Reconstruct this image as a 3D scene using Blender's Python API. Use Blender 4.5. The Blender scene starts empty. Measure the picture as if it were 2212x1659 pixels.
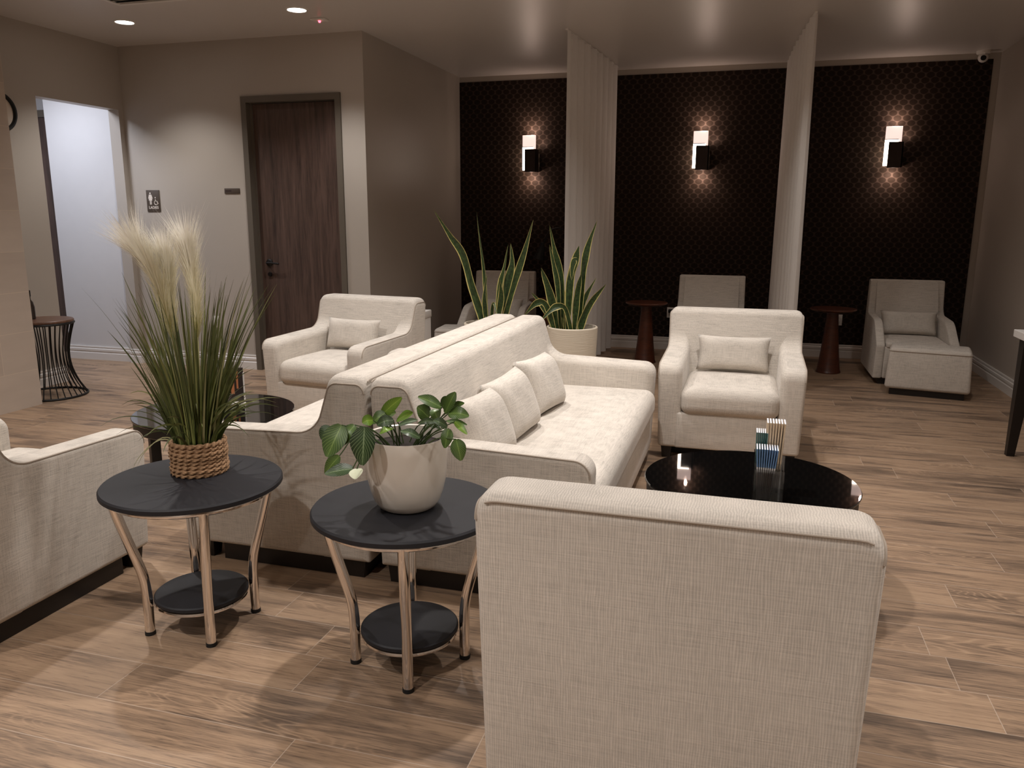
import bpy, bmesh, math, random
from mathutils import Vector, Matrix
random.seed(7)
PI = math.pi
C = bpy.context.scene.collection

# ------------------------------------------------------------------ camera model
H = 1.48
YAW, PIT, ROL, FPX = math.radians(-16.286), math.radians(11.91), math.radians(0.22), 1722.28
_f = Vector((math.sin(YAW)*math.cos(PIT), math.cos(YAW)*math.cos(PIT), -math.sin(PIT)))
_r0 = Vector((math.cos(YAW), -math.sin(YAW), 0)); _u0 = _r0.cross(_f)
_r = math.cos(ROL)*_r0 + math.sin(ROL)*_u0
_u = -math.sin(ROL)*_r0 + math.cos(ROL)*_u0
CAM = Vector((0, 0, H))

def at(px, py, Y):
    """point of the room seen at (px,py) of the 2212x1659 photo on the upright plane y=Y"""
    d = _r*((px-1106)/FPX) - _u*((py-829.5)/FPX) + _f
    return CAM + d*(Y/d.y)

cd = bpy.data.cameras.new('camera'); co = bpy.data.objects.new('camera', cd); C.objects.link(co)
cd.sensor_fit = 'HORIZONTAL'; cd.sensor_width = 36; cd.lens = FPX*36/2212; cd.clip_start = .05
m = Matrix((_r, _u, -_f)).transposed().to_4x4(); m.translation = CAM
co.matrix_world = m
bpy.context.scene.camera = co

# ------------------------------------------------------------------ object helpers
def tag(o, label=None, cat=None, group=None, kind=None):
    if label: o['label'] = label
    if cat: o['category'] = cat
    if group: o['group'] = group
    if kind: o['kind'] = kind
    return o

def thing(name, label, cat, loc=(0, 0, 0), rz=0, group=None):
    o = bpy.data.objects.new(name, None); C.objects.link(o)
    o.empty_display_size = .05
    o.location = loc; o.rotation_euler = (0, 0, rz)
    return tag(o, label, cat, group)

def dup(root, loc, rz, label, group=None):
    r = root.copy(); C.objects.link(r); r.location = loc; r.rotation_euler = (0, 0, rz)
    r['label'] = label
    if group: r['group'] = group
    for ch in list(root.children):
        c = ch.copy(); C.objects.link(c); c.parent = r
        for g in list(ch.children):
            d = g.copy(); C.objects.link(d); d.parent = c
    return r

class MB:
    def __init__(s): s.v = []; s.f = []; s.uv = []
    def add(s, vs, fs, uvs=None):
        n = len(s.v); s.v += [tuple(v) for v in vs]; s.f += [tuple(i+n for i in f) for f in fs]
        s.uv += list(uvs) if uvs else [(0, 0)]*len(vs)
        return s
    def box(s, x0, x1, y0, y1, z0, z1, M=None):
        vs = [Vector((x, y, z)) for z in (z0, z1) for y in (y0, y1) for x in (x0, x1)]
        if M: vs = [M @ v for v in vs]
        return s.add(vs, [(0, 2, 3, 1), (4, 5, 7, 6), (0, 1, 5, 4), (2, 6, 7, 3), (0, 4, 6, 2), (1, 3, 7, 5)])
    def rbox(s, x0, x1, y0, y1, z0, z1, r=.01, seg=3, M=None, crown=0):
        bm = bmesh.new(); bmesh.ops.create_cube(bm, size=1)
        for v in bm.verts:
            v.co = Vector(((x0+x1)/2+v.co.x*(x1-x0), (y0+y1)/2+v.co.y*(y1-y0), (z0+z1)/2+v.co.z*(z1-z0)))
        if crown:
            bmesh.ops.subdivide_edges(bm, edges=bm.edges[:], cuts=7, use_grid_fill=True)
            ed = [e for e in bm.edges if len(e.link_faces) == 2 and e.calc_face_angle(0) > .5]
        else: ed = bm.edges[:]
        bmesh.ops.bevel(bm, geom=ed, offset=r, segments=seg, affect='EDGES', profile=.5)
        if crown:
            for v in bm.verts:
                a = (v.co.x-(x0+x1)/2)/((x1-x0)/2); b = (v.co.y-(y0+y1)/2)/((y1-y0)/2)
                t = (v.co.z-z0)/(z1-z0)
                v.co.z += crown*max(0, t)*(1-min(1, abs(a))**4)*(1-min(1, abs(b))**4)
        bm.verts.ensure_lookup_table()
        vs = [(M @ v.co if M else v.co.copy()) for v in bm.verts]; fs = [[v.index for v in f.verts] for f in bm.faces]
        bm.free(); return s.add(vs, fs)
    def softbox(s, x0, x1, y0, y1, z0, z1, r, k=5, n=8, crown=0, drop=0):
        def axis(a, b):
            o = [a+r*(1-math.cos(PI/2*i/k))*0+r*i/k for i in range(k)]
            o += [a+r+(b-a-2*r)*i/n for i in range(n+1)]
            return o+[b-r+r*(i+1)/k for i in range(k)]
        A = [axis(x0, x1), axis(y0, y1), axis(z0, z1)]
        lo = (x0+r, y0+r, z0+r); hi = (x1-r, y1-r, z1-r); idx = {}; vs = []; fs = []
        def vert(p):
            key = tuple(round(c, 6) for c in p)
            if key in idx: return idx[key]
            q = [min(max(p[i], lo[i]), hi[i]) for i in range(3)]; d = Vector([p[i]-q[i] for i in range(3)])
            if d.length > 1e-9:
                m_ = max(abs(c) for c in d); d = d.normalized()*r if m_ > r*.999 else d
            v = Vector(q)+d
            a = (v.x-(x0+x1)/2)/((x1-x0)/2); b = (v.y-(y0+y1)/2)/((y1-y0)/2); t = max(0, (v.z-z0)/(z1-z0))
            v.z += crown*t*(1-min(1, abs(a))**4)*(1-min(1, abs(b))**4)
            idx[key] = len(vs); vs.append(v); return idx[key]
        for ax in range(3):
            u, w = [i for i in range(3) if i != ax]
            for val in (A[ax][0], A[ax][-1]):
                for i in range(len(A[u])-1):
                    for j in range(len(A[w])-1):
                        q = []
                        for a, b in ((i, j), (i+1, j), (i+1, j+1), (i, j+1)):
                            p = [0, 0, 0]; p[ax] = val; p[u] = A[u][a]; p[w] = A[w][b]; q.append(vert(p))
                        if len(set(q)) == 4: fs.append(tuple(q))
        return s.add(vs, fs)
    def tube(s, path, r, seg=10, closed=False, cap=True):
        path = [Vector(p) for p in path]; n = len(path)
        rs = r if isinstance(r, (list, tuple)) else [r]*n
        vs = []; prev = None
        for i, p in enumerate(path):
            if closed: t = path[(i+1) % n]-path[i-1]
            else: t = path[min(i+1, n-1)]-path[max(i-1, 0)]
            t.normalize()
            if prev is None:
                a = Vector((0, 0, 1)) if abs(t.z) < .9 else Vector((1, 0, 0))
                nx = t.cross(a).normalized()
            else:
                nx = (prev-t*prev.dot(t)).normalized()
            prev = nx; ny = t.cross(nx)
            for k in range(seg):
                a = 2*PI*k/seg; vs.append(p+(nx*math.cos(a)+ny*math.sin(a))*rs[i])
        fs = []
        for i in range(n if closed else n-1):
            j = (i+1) % n
            for k in range(seg):
                l = (k+1) % seg; fs.append((i*seg+k, i*seg+l, j*seg+l, j*seg+k))
        if cap and not closed:
            fs.append(tuple(range(seg-1, -1, -1))); fs.append(tuple((n-1)*seg+k for k in range(seg)))
        return s.add(vs, fs)
    def lathe(s, prof, seg=40, c=(0, 0, 0), M=None):
        """prof: list of (radius, z); radius 0 closes"""
        vs = []; fs = []; rings = []
        for r, z in prof:
            if r <= 1e-6: rings.append([len(vs)]); vs.append(Vector((0, 0, z)))
            else:
                rings.append(list(range(len(vs), len(vs)+seg)))
                vs += [Vector((r*math.cos(2*PI*k/seg), r*math.sin(2*PI*k/seg), z)) for k in range(seg)]
        for a, b in zip(rings, rings[1:]):
            for k in range(seg):
                l = (k+1) % seg
                if len(a) == 1 and len(b) == 1: continue
                if len(a) == 1: fs.append((a[0], b[l], b[k]))
                elif len(b) == 1: fs.append((a[k], a[l], b[0]))
                else: fs.append((a[k], a[l], b[l], b[k]))
        c = Vector(c); vs = [(M @ v if M else v)+c for v in vs]
        return s.add(vs, fs)
    def profile(s, outline, x0, x1, r0, r1, n=5, fn=None, extra=()):
        """extrude a 2D outline (y,z), counter-clockwise, along x with rounded rims r0 (at x0) and r1 (at x1)"""
        """outline: raw corners (y, z, fillet radius)"""
        if sum(outline[i-1][0]*outline[i][1]-outline[i][0]*outline[i-1][1] for i in range(len(outline))) < 0: outline = outline[::-1]
        def inset(ins):
            out = []
            for i in range(len(outline)):
                a, b, c = (Vector(outline[k % len(outline)][:2]) for k in (i-1, i, i+1)); r = max(outline[i][2] if len(outline[i]) > 2 else 0, .003)
                e1 = (b-a).normalized(); e2 = (c-b).normalized(); n1 = Vector((-e1.y, e1.x)); n2 = Vector((-e2.y, e2.x))
                q = b+(n1+n2)*(ins/(1+n1.dot(n2))); cr = e1.x*e2.y-e1.y*e2.x
                out.append((q.x, q.y, max(r-ins, .0015) if cr > 0 else r+ins))
            return fillet(out, 7)
        N = len(inset(0))
        rings = []
        for i in range(n+1):
            t = PI/2*i/n; rings.append((x0+r0*(1-math.cos(t)), r0*(1-math.sin(t))))
        rings += [(x, 0) for x in sorted(extra)]
        for i in range(n+1):
            t = PI/2*(1-i/n); rings.append((x1-r1*(1-math.cos(t)), r1*(1-math.sin(t))))
        vs = []; fs = []
        for x, ins in rings:
            vs += [Vector((x, p[0], p[1])) for p in inset(ins)]
        R = len(rings)
        for i in range(R-1):
            for k in range(N):
                l = (k+1) % N; fs.append((i*N+k, i*N+l, (i+1)*N+l, (i+1)*N+k))
        fs.append(tuple(range(N-1, -1, -1))); fs.append(tuple((R-1)*N+k for k in range(N)))
        if fn: vs = [fn(v) for v in vs]
        return s.add(vs, fs)
    def build(s, name, mat, parent=None, smooth=True, ang=35, uv=False, loc=None):
        me = bpy.data.meshes.new(name)
        me.from_pydata([tuple(v) for v in s.v], [], s.f)
        bm = bmesh.new(); bm.from_mesh(me); bmesh.ops.recalc_face_normals(bm, faces=bm.faces[:]) if not uv else None
        bm.to_mesh(me); bm.free()
        if uv:
            ul = me.uv_layers.new(name='UVMap')
            for lp in me.loops: ul.data[lp.index].uv = s.uv[lp.vertex_index]
        if smooth:
            me.shade_smooth()
            me.set_sharp_from_angle(angle=math.radians(ang))
        if isinstance(mat, (list, tuple)):
            for q in mat: me.materials.append(q)
        else: me.materials.append(mat)
        o = bpy.data.objects.new(name, me); C.objects.link(o)
        if parent: o.parent = parent
        if loc: o.location = loc
        return o

def fillet(pts, seg=6):
    out = []; N = len(pts)
    for i in range(N):
        a = Vector(pts[i-1][:2]); b = Vector(pts[i][:2]); c = Vector(pts[(i+1) % N][:2]); r = pts[i][2] if len(pts[i]) > 2 else 0
        if r <= 0: out.append((b.x, b.y)); continue
        u = (a-b); w = (c-b); lu, lw = u.length, w.length; u /= lu; w /= lw
        th = math.acos(max(-1, min(1, u.dot(w)))); d = min(r/math.tan(th/2), lu*.49, lw*.49); r = d*math.tan(th/2)
        cen = b+(u+w).normalized()*(r/math.sin(th/2))
        p0 = b+u*d; p1 = b+w*d
        a0 = math.atan2(p0.y-cen.y, p0.x-cen.x); a1 = math.atan2(p1.y-cen.y, p1.x-cen.x)
        da = (a1-a0+PI) % (2*PI)-PI
        for k in range(seg+1):
            t = a0+da*k/seg; out.append((cen.x+r*math.cos(t), cen.y+r*math.sin(t)))
    return out

def ccw(o):
    A = sum(o[i-1][0]*o[i][1]-o[i][0]*o[i-1][1] for i in range(len(o)))
    return o if A > 0 else o[::-1]

def smooth_path(pts, n=6):
    pts = [Vector(p) for p in pts]; P = [pts[0]*2-pts[1]]+pts+[pts[-1]*2-pts[-2]]; out = []
    for i in range(1, len(P)-2):
        for k in range(n):
            t = k/n; a, b, c, d = P[i-1], P[i], P[i+1], P[i+2]
            out.append(.5*((2*b)+(c-a)*t+(2*a-5*b+4*c-d)*t*t+(3*b-a-3*c+d)*t**3))
    out.append(pts[-1]); return out

# ------------------------------------------------------------------ materials
def srgb(r, g, b): return tuple(((c/255)/12.92 if c/255 <= .04045 else ((c/255+.055)/1.055)**2.4) for c in (r, g, b))+(1,)

class NT:
    def __init__(s, name):
        s.m = bpy.data.materials.new(name); s.m.use_nodes = True; s.t = s.m.node_tree; s.t.nodes.clear()
        s.out = s.t.nodes.new('ShaderNodeOutputMaterial')
    def n(s, typ, ins=None, **kw):
        nd = s.t.nodes.new('ShaderNode'+typ)
        for k, v in kw.items(): setattr(nd, k, v)
        for k, v in (ins or {}).items():
            if hasattr(v, 'is_output') or isinstance(v, bpy.types.NodeSocket): s.t.links.new(v, nd.inputs[k])
            else: nd.inputs[k].default_value = v
        return nd
    def math(s, op, a, b=0.0, c=0.0):
        return s.n('Math', {0: a, 1: b, 2: c}, operation=op).outputs[0]
    def mix(s, f, a, b, blend='MIX'):
        return s.n('Mix', {0: f, 6: a, 7: b}, data_type='RGBA', blend_type=blend).outputs[2]
    def ramp(s, f, stops):
        nd = s.n('ValToRGB', {0: f}); cr = nd.color_ramp
        while len(cr.elements) < len(stops): cr.elements.new(.5)
        for e, (p, c) in zip(cr.elements, stops): e.position = p; e.color = c
        return nd.outputs[0]
    def coord(s, which='Object'): return s.n('TexCoord').outputs[which]
    def mapv(s, v, scale=(1, 1, 1), loc=(0, 0, 0)):
        return s.n('Mapping', {'Vector': v, 'Scale': scale, 'Location': loc}).outputs[0]
    def noise(s, v, scale=1, detail=2, rough=.5, dist=0):
        return s.n('TexNoise', {'Vector': v, 'Scale': scale, 'Detail': detail, 'Roughness': rough, 'Distortion': dist}).outputs[0]
    def bsdf(s, **kw):
        b = s.n('BsdfPrincipled', {k.replace('_', ' '): v for k, v in kw.items()})
        s.t.links.new(b.outputs[0], s.out.inputs[0]); return b
    def bump(s, h, strength=.2, dist=.002):
        return s.n('Bump', {'Height': h, 'Strength': strength, 'Distance': dist}).outputs[0]

def simple(name, col, rough=.5, metal=0, emis=None, es=0, var=0, **kw):
    t = NT(name)
    base = col
    v = t.noise(t.coord(), 9, 3)
    base = t.mix(v, tuple(c*(1-var) for c in col[:3])+(1,), tuple(min(1, c*(1+var)) for c in col[:3])+(1,)) if var else col
    a = {'Base_Color': base, 'Roughness': rough, 'Metallic': metal}
    if emis: a['Emission_Color'] = emis; a['Emission_Strength'] = es
    a.update(kw)
    t.bsdf(**a); return t.m

def fabric(name, col, fine=1.0):
    t = NT(name); v = t.coord()
    a = t.noise(t.mapv(v, (14*fine, 14*fine, 330*fine)), 1, 2)
    b = t.noise(t.mapv(v, (330*fine, 330*fine, 10*fine)), 1, 2)
    c = t.noise(t.mapv(v, (330*fine, 12*fine, 330*fine)), 1, 2)
    d = t.noise(t.mapv(v, (12*fine, 330*fine, 330*fine)), 1, 2)
    e = t.noise(v, 6, 3)
    s1 = t.math('ADD', a, b); s2 = t.math('ADD', c, d); w = t.math('MULTIPLY', t.math('ADD', s1, s2), .25)
    w = t.math('ADD', w, t.math('MULTIPLY', t.math('SUBTRACT', e, .5), .12))
    dk = tuple(x*.70 for x in col[:3])+(1,); lt = tuple(min(1, x*1.15) for x in col[:3])+(1,)
    cc = t.ramp(w, [(.38, dk), (.5, col), (.62, lt)])
    t.bsdf(Base_Color=cc, Roughness=.92, Specular_IOR_Level=.15, Sheen_Weight=.15, Normal=t.bump(w, .35, .003)); return t.m

FAB = fabric('cream_linen', srgb(202, 194, 184))
def fabric_rib(name, col):
    t = NT(name); v = t.coord()
    wob = t.noise(t.mapv(v, (30, 30, 7)), 1, 2)
    sx = t.n('SeparateXYZ', {0: v}).outputs[0]
    a = t.math('SINE', t.math('ADD', t.math('MULTIPLY', sx, 1040.0), t.math('MULTIPLY', wob, 14.0)))
    gap = t.noise(t.mapv(v, (170, 170, 22)), 1, 2, .6)
    b = t.noise(t.mapv(v, (9, 9, 300)), 1, 2)
    e = t.noise(v, 5, 3)
    w = t.math('ADD', .5, t.math('MULTIPLY', t.math('MULTIPLY', a, gap), .13))
    w = t.math('ADD', w, t.math('MULTIPLY', t.math('SUBTRACT', gap, .5), .22))
    w = t.math('ADD', w, t.math('MULTIPLY', t.math('SUBTRACT', b, .5), .24))
    w = t.math('ADD', w, t.math('MULTIPLY', t.math('SUBTRACT', e, .5), .08))
    dk = tuple(x*.72 for x in col[:3])+(1,); lt = tuple(min(1, x*1.2) for x in col[:3])+(1,)
    t.bsdf(Base_Color=t.ramp(w, [(.36, dk), (.5, col), (.64, lt)]), Roughness=.92, Specular_IOR_Level=.15, Sheen_Weight=.15, Normal=t.bump(w, .5, .004)); return t.m
FABRIB = fabric_rib('ribbed_cream_linen', srgb(202, 194, 184))
FABP = fabric('cushion_linen', srgb(204, 196, 186), 1.25)
SEAM = simple('seam_cord', srgb(168, 156, 143), .9)
DKWOOD = simple('black_stained_wood', srgb(24, 18, 15), .45)
CHROME = simple('chrome', (.85, .8, .76, 1), .09, 1)
BLKTOP = simple('black_laminate', srgb(36, 36, 40), .55, var=.12, Specular_IOR_Level=.3)
RUB = simple('black_rubber', srgb(15, 15, 15), .7)
BGLASS = simple('black_glass', (.003, .003, .003, 1), .03, Coat_Weight=.6, Coat_Roughness=.02)
WHITEP = simple('white_plastic', srgb(225, 220, 214), .4)
BASEW = simple('white_trim_paint', srgb(216, 211, 206), .4)
FRAMEP = simple('bronze_grey_paint', srgb(96, 88, 78), .45)
BRONZE = simple('dark_bronze', srgb(30, 21, 17), .4, .6)
BLACKM = simple('black_metal', srgb(20, 18, 17), .45, .3)
CERAM = simple('white_glazed_ceramic', srgb(222, 214, 203), .22, var=.03)
SOIL = simple('dark_soil', srgb(34, 24, 18), .95, var=.5)

def m_paint():
    t = NT('taupe_wall_paint'); v = t.coord()
    n = t.noise(v, 160, 2)
    t.bsdf(Base_Color=t.mix(t.noise(v, 1.3, 2), srgb(172, 163, 153), srgb(180, 171, 161)), Roughness=.42, Specular_IOR_Level=.35, Normal=t.bump(n, .08, .001)); return t.m
PAINT = m_paint()
HALLP = simple('pale_hall_paint', srgb(206, 204, 204), .5, var=.02)

def m_ceil():
    t = NT('ceiling_satin_paint'); v = t.coord(); n = t.noise(v, 120, 2)
    t.bsdf(Base_Color=srgb(208, 201, 195), Roughness=.37, Specular_IOR_Level=.7, Normal=t.bump(n, .05, .001)); return t.m
CEIL = m_ceil()

def m_floor():
    t = NT('wood_look_plank_tile'); v = t.coord(); sx = t.n('SeparateXYZ', {0: v}); X, Y = sx.outputs[0], sx.outputs[1]
    W, L = .205, 1.22
    yr = t.math('DIVIDE', t.math('ADD', Y, .061), W); row = t.math('FLOOR', yr); fy = t.math('FRACT', yr)
    rr = t.n('TexWhiteNoise', {'W': row}, noise_dimensions='1D').outputs[0]
    xr = t.math('ADD', t.math('DIVIDE', X, L), t.math('MULTIPLY', rr, 3.0)); pid = t.math('FLOOR', xr); fx = t.math('FRACT', xr)
    cv = t.n('CombineXYZ', {0: row, 1: pid}); wn = t.n('TexWhiteNoise', {'Vector': cv.outputs[0]}, noise_dimensions='2D')
    rnd = wn.outputs[0]; rcol = wn.outputs[1]
    off = t.n('VectorMath', {0: rcol, 1: (37, 41, 29)}, operation='MULTIPLY').outputs[0]
    pv = t.n('VectorMath', {0: v, 1: off}, operation='ADD').outputs[0]
    # flame / ring figure
    n1 = t.noise(t.mapv(pv, (1.3, 7.5, 1)), 1, 1.5, .45, .35)
    ring = t.math('SINE', t.math('MULTIPLY', n1, 95.0))
    ringm = t.noise(t.mapv(pv, (.9, 3, 1)), 1, 1)
    ringm = t.n('MapRange', {0: ringm, 1: .5, 2: .66}).outputs[0]
    fib = t.noise(t.mapv(pv, (5, 130, 1)), 1, 4, .65, .1)
    fib2 = t.noise(t.mapv(pv, (2.2, 24, 1)), 1, 4, .6, .5)
    blotch = t.noise(t.mapv(pv, (1.1, 4.5, 1)), 1, 3, .55, .4)
    g = t.math('ADD', t.math('MULTIPLY', fib, .45), t.math('MULTIPLY', fib2, .5))
    dk = t.n('MapRange', {0: blotch, 1: .52, 2: .66}).outputs[0]
    g = t.math('SUBTRACT', g, t.math('MULTIPLY', dk, .20))
    g = t.math('ADD', g, t.math('MULTIPLY', t.math('SUBTRACT', blotch, .5), .18))
    thin = t.math('POWER', t.math('ABSOLUTE', ring), 8.0)
    g = t.math('ADD', g, t.math('MULTIPLY', t.math('MULTIPLY', thin, ringm), .13))
    pore = t.n('MapRange', {0: t.noise(t.mapv(pv, (14, 210, 1)), 1, 3, .6, .3), 1: .55, 2: .72}).outputs[0]
    g = t.math('SUBTRACT', g, t.math('MULTIPLY', pore, .13))
    g = t.math('SUBTRACT', g, t.math('MULTIPLY', ringm, .04))
    g = t.math('ADD', g, t.math('MULTIPLY', t.math('SUBTRACT', rnd, .5), .10))
    col = t.ramp(g, [(.20, srgb(84, 69, 57)), (.34, srgb(118, 98, 81)), (.48, srgb(154, 128, 104)), (.70, srgb(176, 149, 122))])
    ey = t.math('MULTIPLY', t.math('MINIMUM', fy, t.math('SUBTRACT', 1.0, fy)), W)
    ex = t.math('MULTIPLY', t.math('MINIMUM', fx, t.math('SUBTRACT', 1.0, fx)), L)
    e = t.math('MINIMUM', ex, ey); gm = t.n('MapRange', {0: e, 1: .0008, 2: .0016, 3: 1.0, 4: 0.0}).outputs[0]
    col2 = t.mix(t.math('MULTIPLY', gm, .8), col, srgb(182, 164, 148))
    hgt = t.math('ADD', t.math('MULTIPLY', g, .25), t.math('MULTIPLY', gm, -1.0))
    t.bsdf(Base_Color=col2, Roughness=t.math('ADD', .40, t.math('MULTIPLY', fib, .15)), Specular_IOR_Level=.4, Normal=t.bump(hgt, .12, .0015)); return t.m
FLOOR = m_floor()

def m_wallpaper():
    t = NT('embossed_brown_wallpaper'); v = t.coord(); sx = t.n('SeparateXYZ', {0: v}); X, Z = sx.outputs[0], sx.outputs[2]
    def disc(o):
        a = t.math('SUBTRACT', t.math('FRACT', t.math('ADD', t.math('DIVIDE', X, .087), o)), .5)
        b = t.math('SUBTRACT', t.math('FRACT', t.math('ADD', t.math('DIVIDE', Z, .100), o)), .5)
        a = t.math('MULTIPLY', a, .087/.040); b = t.math('MULTIPLY', b, .100/.031)
        return t.math('ADD', t.math('MULTIPLY', a, a), t.math('MULTIPLY', b, b))
    tri = t.n('MapRange', {0: t.math('MINIMUM', disc(0.0), disc(.5)), 1: .66, 2: 1.0}).outputs[0]
    fine = t.noise(t.mapv(v, (400, 400, 60)), 1, 2)
    col = t.mix(tri, srgb(38, 28, 21), srgb(70, 57, 49))  # lighter gap colour stands in for relief catching the grazing sconce light
    col = t.mix(t.math('MULTIPLY', fine, .3), col, srgb(22, 14, 10))
    t.bsdf(Base_Color=col, Roughness=.7, Specular_IOR_Level=.12, Normal=t.bump(tri, .12, .004)); return t.m
WPAPER = m_wallpaper()

def m_tile():
    t = NT('stone_tile'); v = t.coord(); sx = t.n('SeparateXYZ', {0: v}); Y, Z = sx.outputs[1], sx.outputs[2]
    zr = t.math('DIVIDE', t.math('ADD', Z, .02), .305); row = t.math('FLOOR', zr); fz = t.math('FRACT', zr)
    yr = t.math('ADD', t.math('DIVIDE', Y, .61), t.math('MULTIPLY', row, .5)); fy = t.math('FRACT', yr)
    cv = t.n('CombineXYZ', {0: row, 1: t.math('FLOOR', yr)}); rnd = t.n('TexWhiteNoise', {'Vector': cv.outputs[0]}, noise_dimensions='2D').outputs[0]
    n = t.noise(t.mapv(v, (3, 3, 14)), 1, 4)
    g = t.math('ADD', t.math('MULTIPLY', n, .5), t.math('MULTIPLY', rnd, .5))
    col = t.ramp(g, [(.2, srgb(178, 164, 152)), (.8, srgb(196, 182, 169))])
    e = t.math('MINIMUM', t.math('MULTIPLY', t.math('MINIMUM', fz, t.math('SUBTRACT', 1.0, fz)), .305), t.math('MULTIPLY', t.math('MINIMUM', fy, t.math('SUBTRACT', 1.0, fy)), .61))
    gm = t.n('MapRange', {0: e, 1: .0012, 2: .0022, 3: 1.0, 4: 0.0}).outputs[0]
    t.bsdf(Base_Color=t.mix(gm, col, srgb(206, 190, 172)), Roughness=.5); return t.m
TILE = m_tile()

def m_wood(name, c0, c1, sc=(22, 22, 1.4), rough=.45):
    t = NT(name); v = t.coord()
    a = t.noise(t.mapv(v, sc), 1, 5, .62, .6); b = t.noise(t.mapv(v, tuple(x*5 for x in sc)), 1, 3, .6)
    g = t.math('ADD', t.math('MULTIPLY', a, .7), t.math('MULTIPLY', b, .3))
    t.bsdf(Base_Color=t.ramp(g, [(.32, c0), (.68, c1)]), Roughness=rough, Normal=t.bump(g, .1, .001)); return t.m
WALNUT = m_wood('walnut_door_veneer', srgb(50, 38, 33), srgb(98, 77, 68))
REDWOOD = m_wood('reddish_stained_wood', srgb(56, 26, 15), srgb(92, 46, 27), (6, 6, 30), .35)
BROWNTOP = m_wood('brown_table_wood', srgb(74, 50, 38), srgb(122, 88, 70), (4, 26, 4), .4)

def m_curtain():
    t = NT('sheer_white_curtain'); v = t.coord()
    n = t.noise(t.mapv(v, (300, 300, 12)), 1, 2)
    c = t.mix(n, srgb(232, 227, 222), srgb(246, 243, 239))
    d = t.n('BsdfDiffuse', {0: c}); tr = t.n('BsdfTranslucent', {0: c}); ms = t.n('MixShader', {0: .32, 1: d.outputs[0], 2: tr.outputs[0]})
    t.t.links.new(ms.outputs[0], t.out.inputs[0]); return t.m
CURT = m_curtain()

def m_snake():
    t = NT('variegated_leaf'); uv = t.n('SeparateXYZ', {0: t.coord('UV')}); U, V = uv.outputs[0], uv.outputs[1]
    v = t.coord()
    e = t.math('ABSOLUTE', t.math('SUBTRACT', U, .5))
    e = t.math('ADD', e, t.math('MULTIPLY', t.math('SUBTRACT', t.noise(v, 30, 2), .5), .06))
    mg = t.n('MapRange', {0: e, 1: .39, 2: .43}).outputs[0]
    band = t.noise(t.mapv(t.coord('UV'), (3, 34, 1)), 1, 3, .6, .6)
    g = t.ramp(band, [(.35, srgb(30, 46, 22)), (.6, srgb(62, 84, 42))])
    t.bsdf(Base_Color=t.mix(mg, g, srgb(222, 206, 130)), Roughness=.42); return t.m
SNAKE = m_snake()

def m_maranta(name, dark, mid, vein):
    t = NT(name); uv = t.n('SeparateXYZ', {0: t.coord('UV')}); U, V = uv.outputs[0], uv.outputs[1]
    e = t.math('ABSOLUTE', t.math('SUBTRACT', U, .5))
    ph = t.math('SUBTRACT', t.math('MULTIPLY', V, 9.0), t.math('MULTIPLY', t.math('POWER', e, .8), 7.0))
    s = t.math('ABSOLUTE', t.math('SUBTRACT', t.math('FRACT', ph), .5))
    ve = t.n('MapRange', {0: s, 1: .03, 2: .10, 3: 1.0, 4: 0.0}).outputs[0]
    rib = t.n('MapRange', {0: e, 1: .012, 2: .035, 3: 1.0, 4: 0.0}).outputs[0]
    k = t.math('MULTIPLY', t.math('MAXIMUM', ve, rib), .75)
    base = t.mix(t.n('MapRange', {0: e, 1: .05, 2: .45}).outputs[0], mid, dark)
    t.bsdf(Base_Color=t.mix(k, base, vein), Roughness=.38); return t.m
MARD = m_maranta('dark_veined_leaf', srgb(34, 52, 28), srgb(52, 76, 40), srgb(150, 170, 128))
MARM = m_maranta('mid_green_veined_leaf', srgb(54, 78, 32), srgb(78, 106, 44), srgb(140, 166, 92))
MARL = m_maranta('light_green_veined_leaf', srgb(88, 124, 36), srgb(116, 152, 50), srgb(176, 200, 100))
PALEF = simple('pale_faded_leaf', srgb(206, 210, 182), .5)
STEM = simple('plant_stem', srgb(62, 80, 40), .5)

def m_grass():
    t = NT('grass_blade'); uv = t.n('SeparateXYZ', {0: t.coord('UV')}); U, V = uv.outputs[0], uv.outputs[1]
    c0 = t.ramp(U, [(0, srgb(58, 72, 30)), (.5, srgb(108, 118, 58)), (.85, srgb(150, 156, 92)), (1, srgb(176, 172, 128))])
    t.bsdf(Base_Color=t.mix(t.math('MULTIPLY', V, .5), c0, srgb(96, 96, 70)), Roughness=.5); return t.m
GRASS = m_grass()
def m_plume():
    t = NT('pampas_plume'); uv = t.n('SeparateXYZ', {0: t.coord('UV')}); V = uv.outputs[1]
    c = t.ramp(V, [(0, srgb(196, 190, 124)), (.16, srgb(240, 234, 206)), (1, srgb(253, 250, 243))])
    d = t.n('BsdfDiffuse', {0: c}); tr = t.n('BsdfTranslucent', {0: c}); ms = t.n('MixShader', {0: .5, 1: d.outputs[0], 2: tr.outputs[0]})
    t.t.links.new(ms.outputs[0], t.out.inputs[0]); return t.m
PLUME = m_plume()
ROPE = simple('jute_rope', srgb(156, 122, 90), .85, var=.3)

def m_glass():
    t = NT('clear_acrylic')
    t.bsdf(Base_Color=(1, 1, 1, 1), Roughness=.03, IOR=1.49, Transmission_Weight=1.0); return t.m
ACRYL = m_glass()

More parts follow.
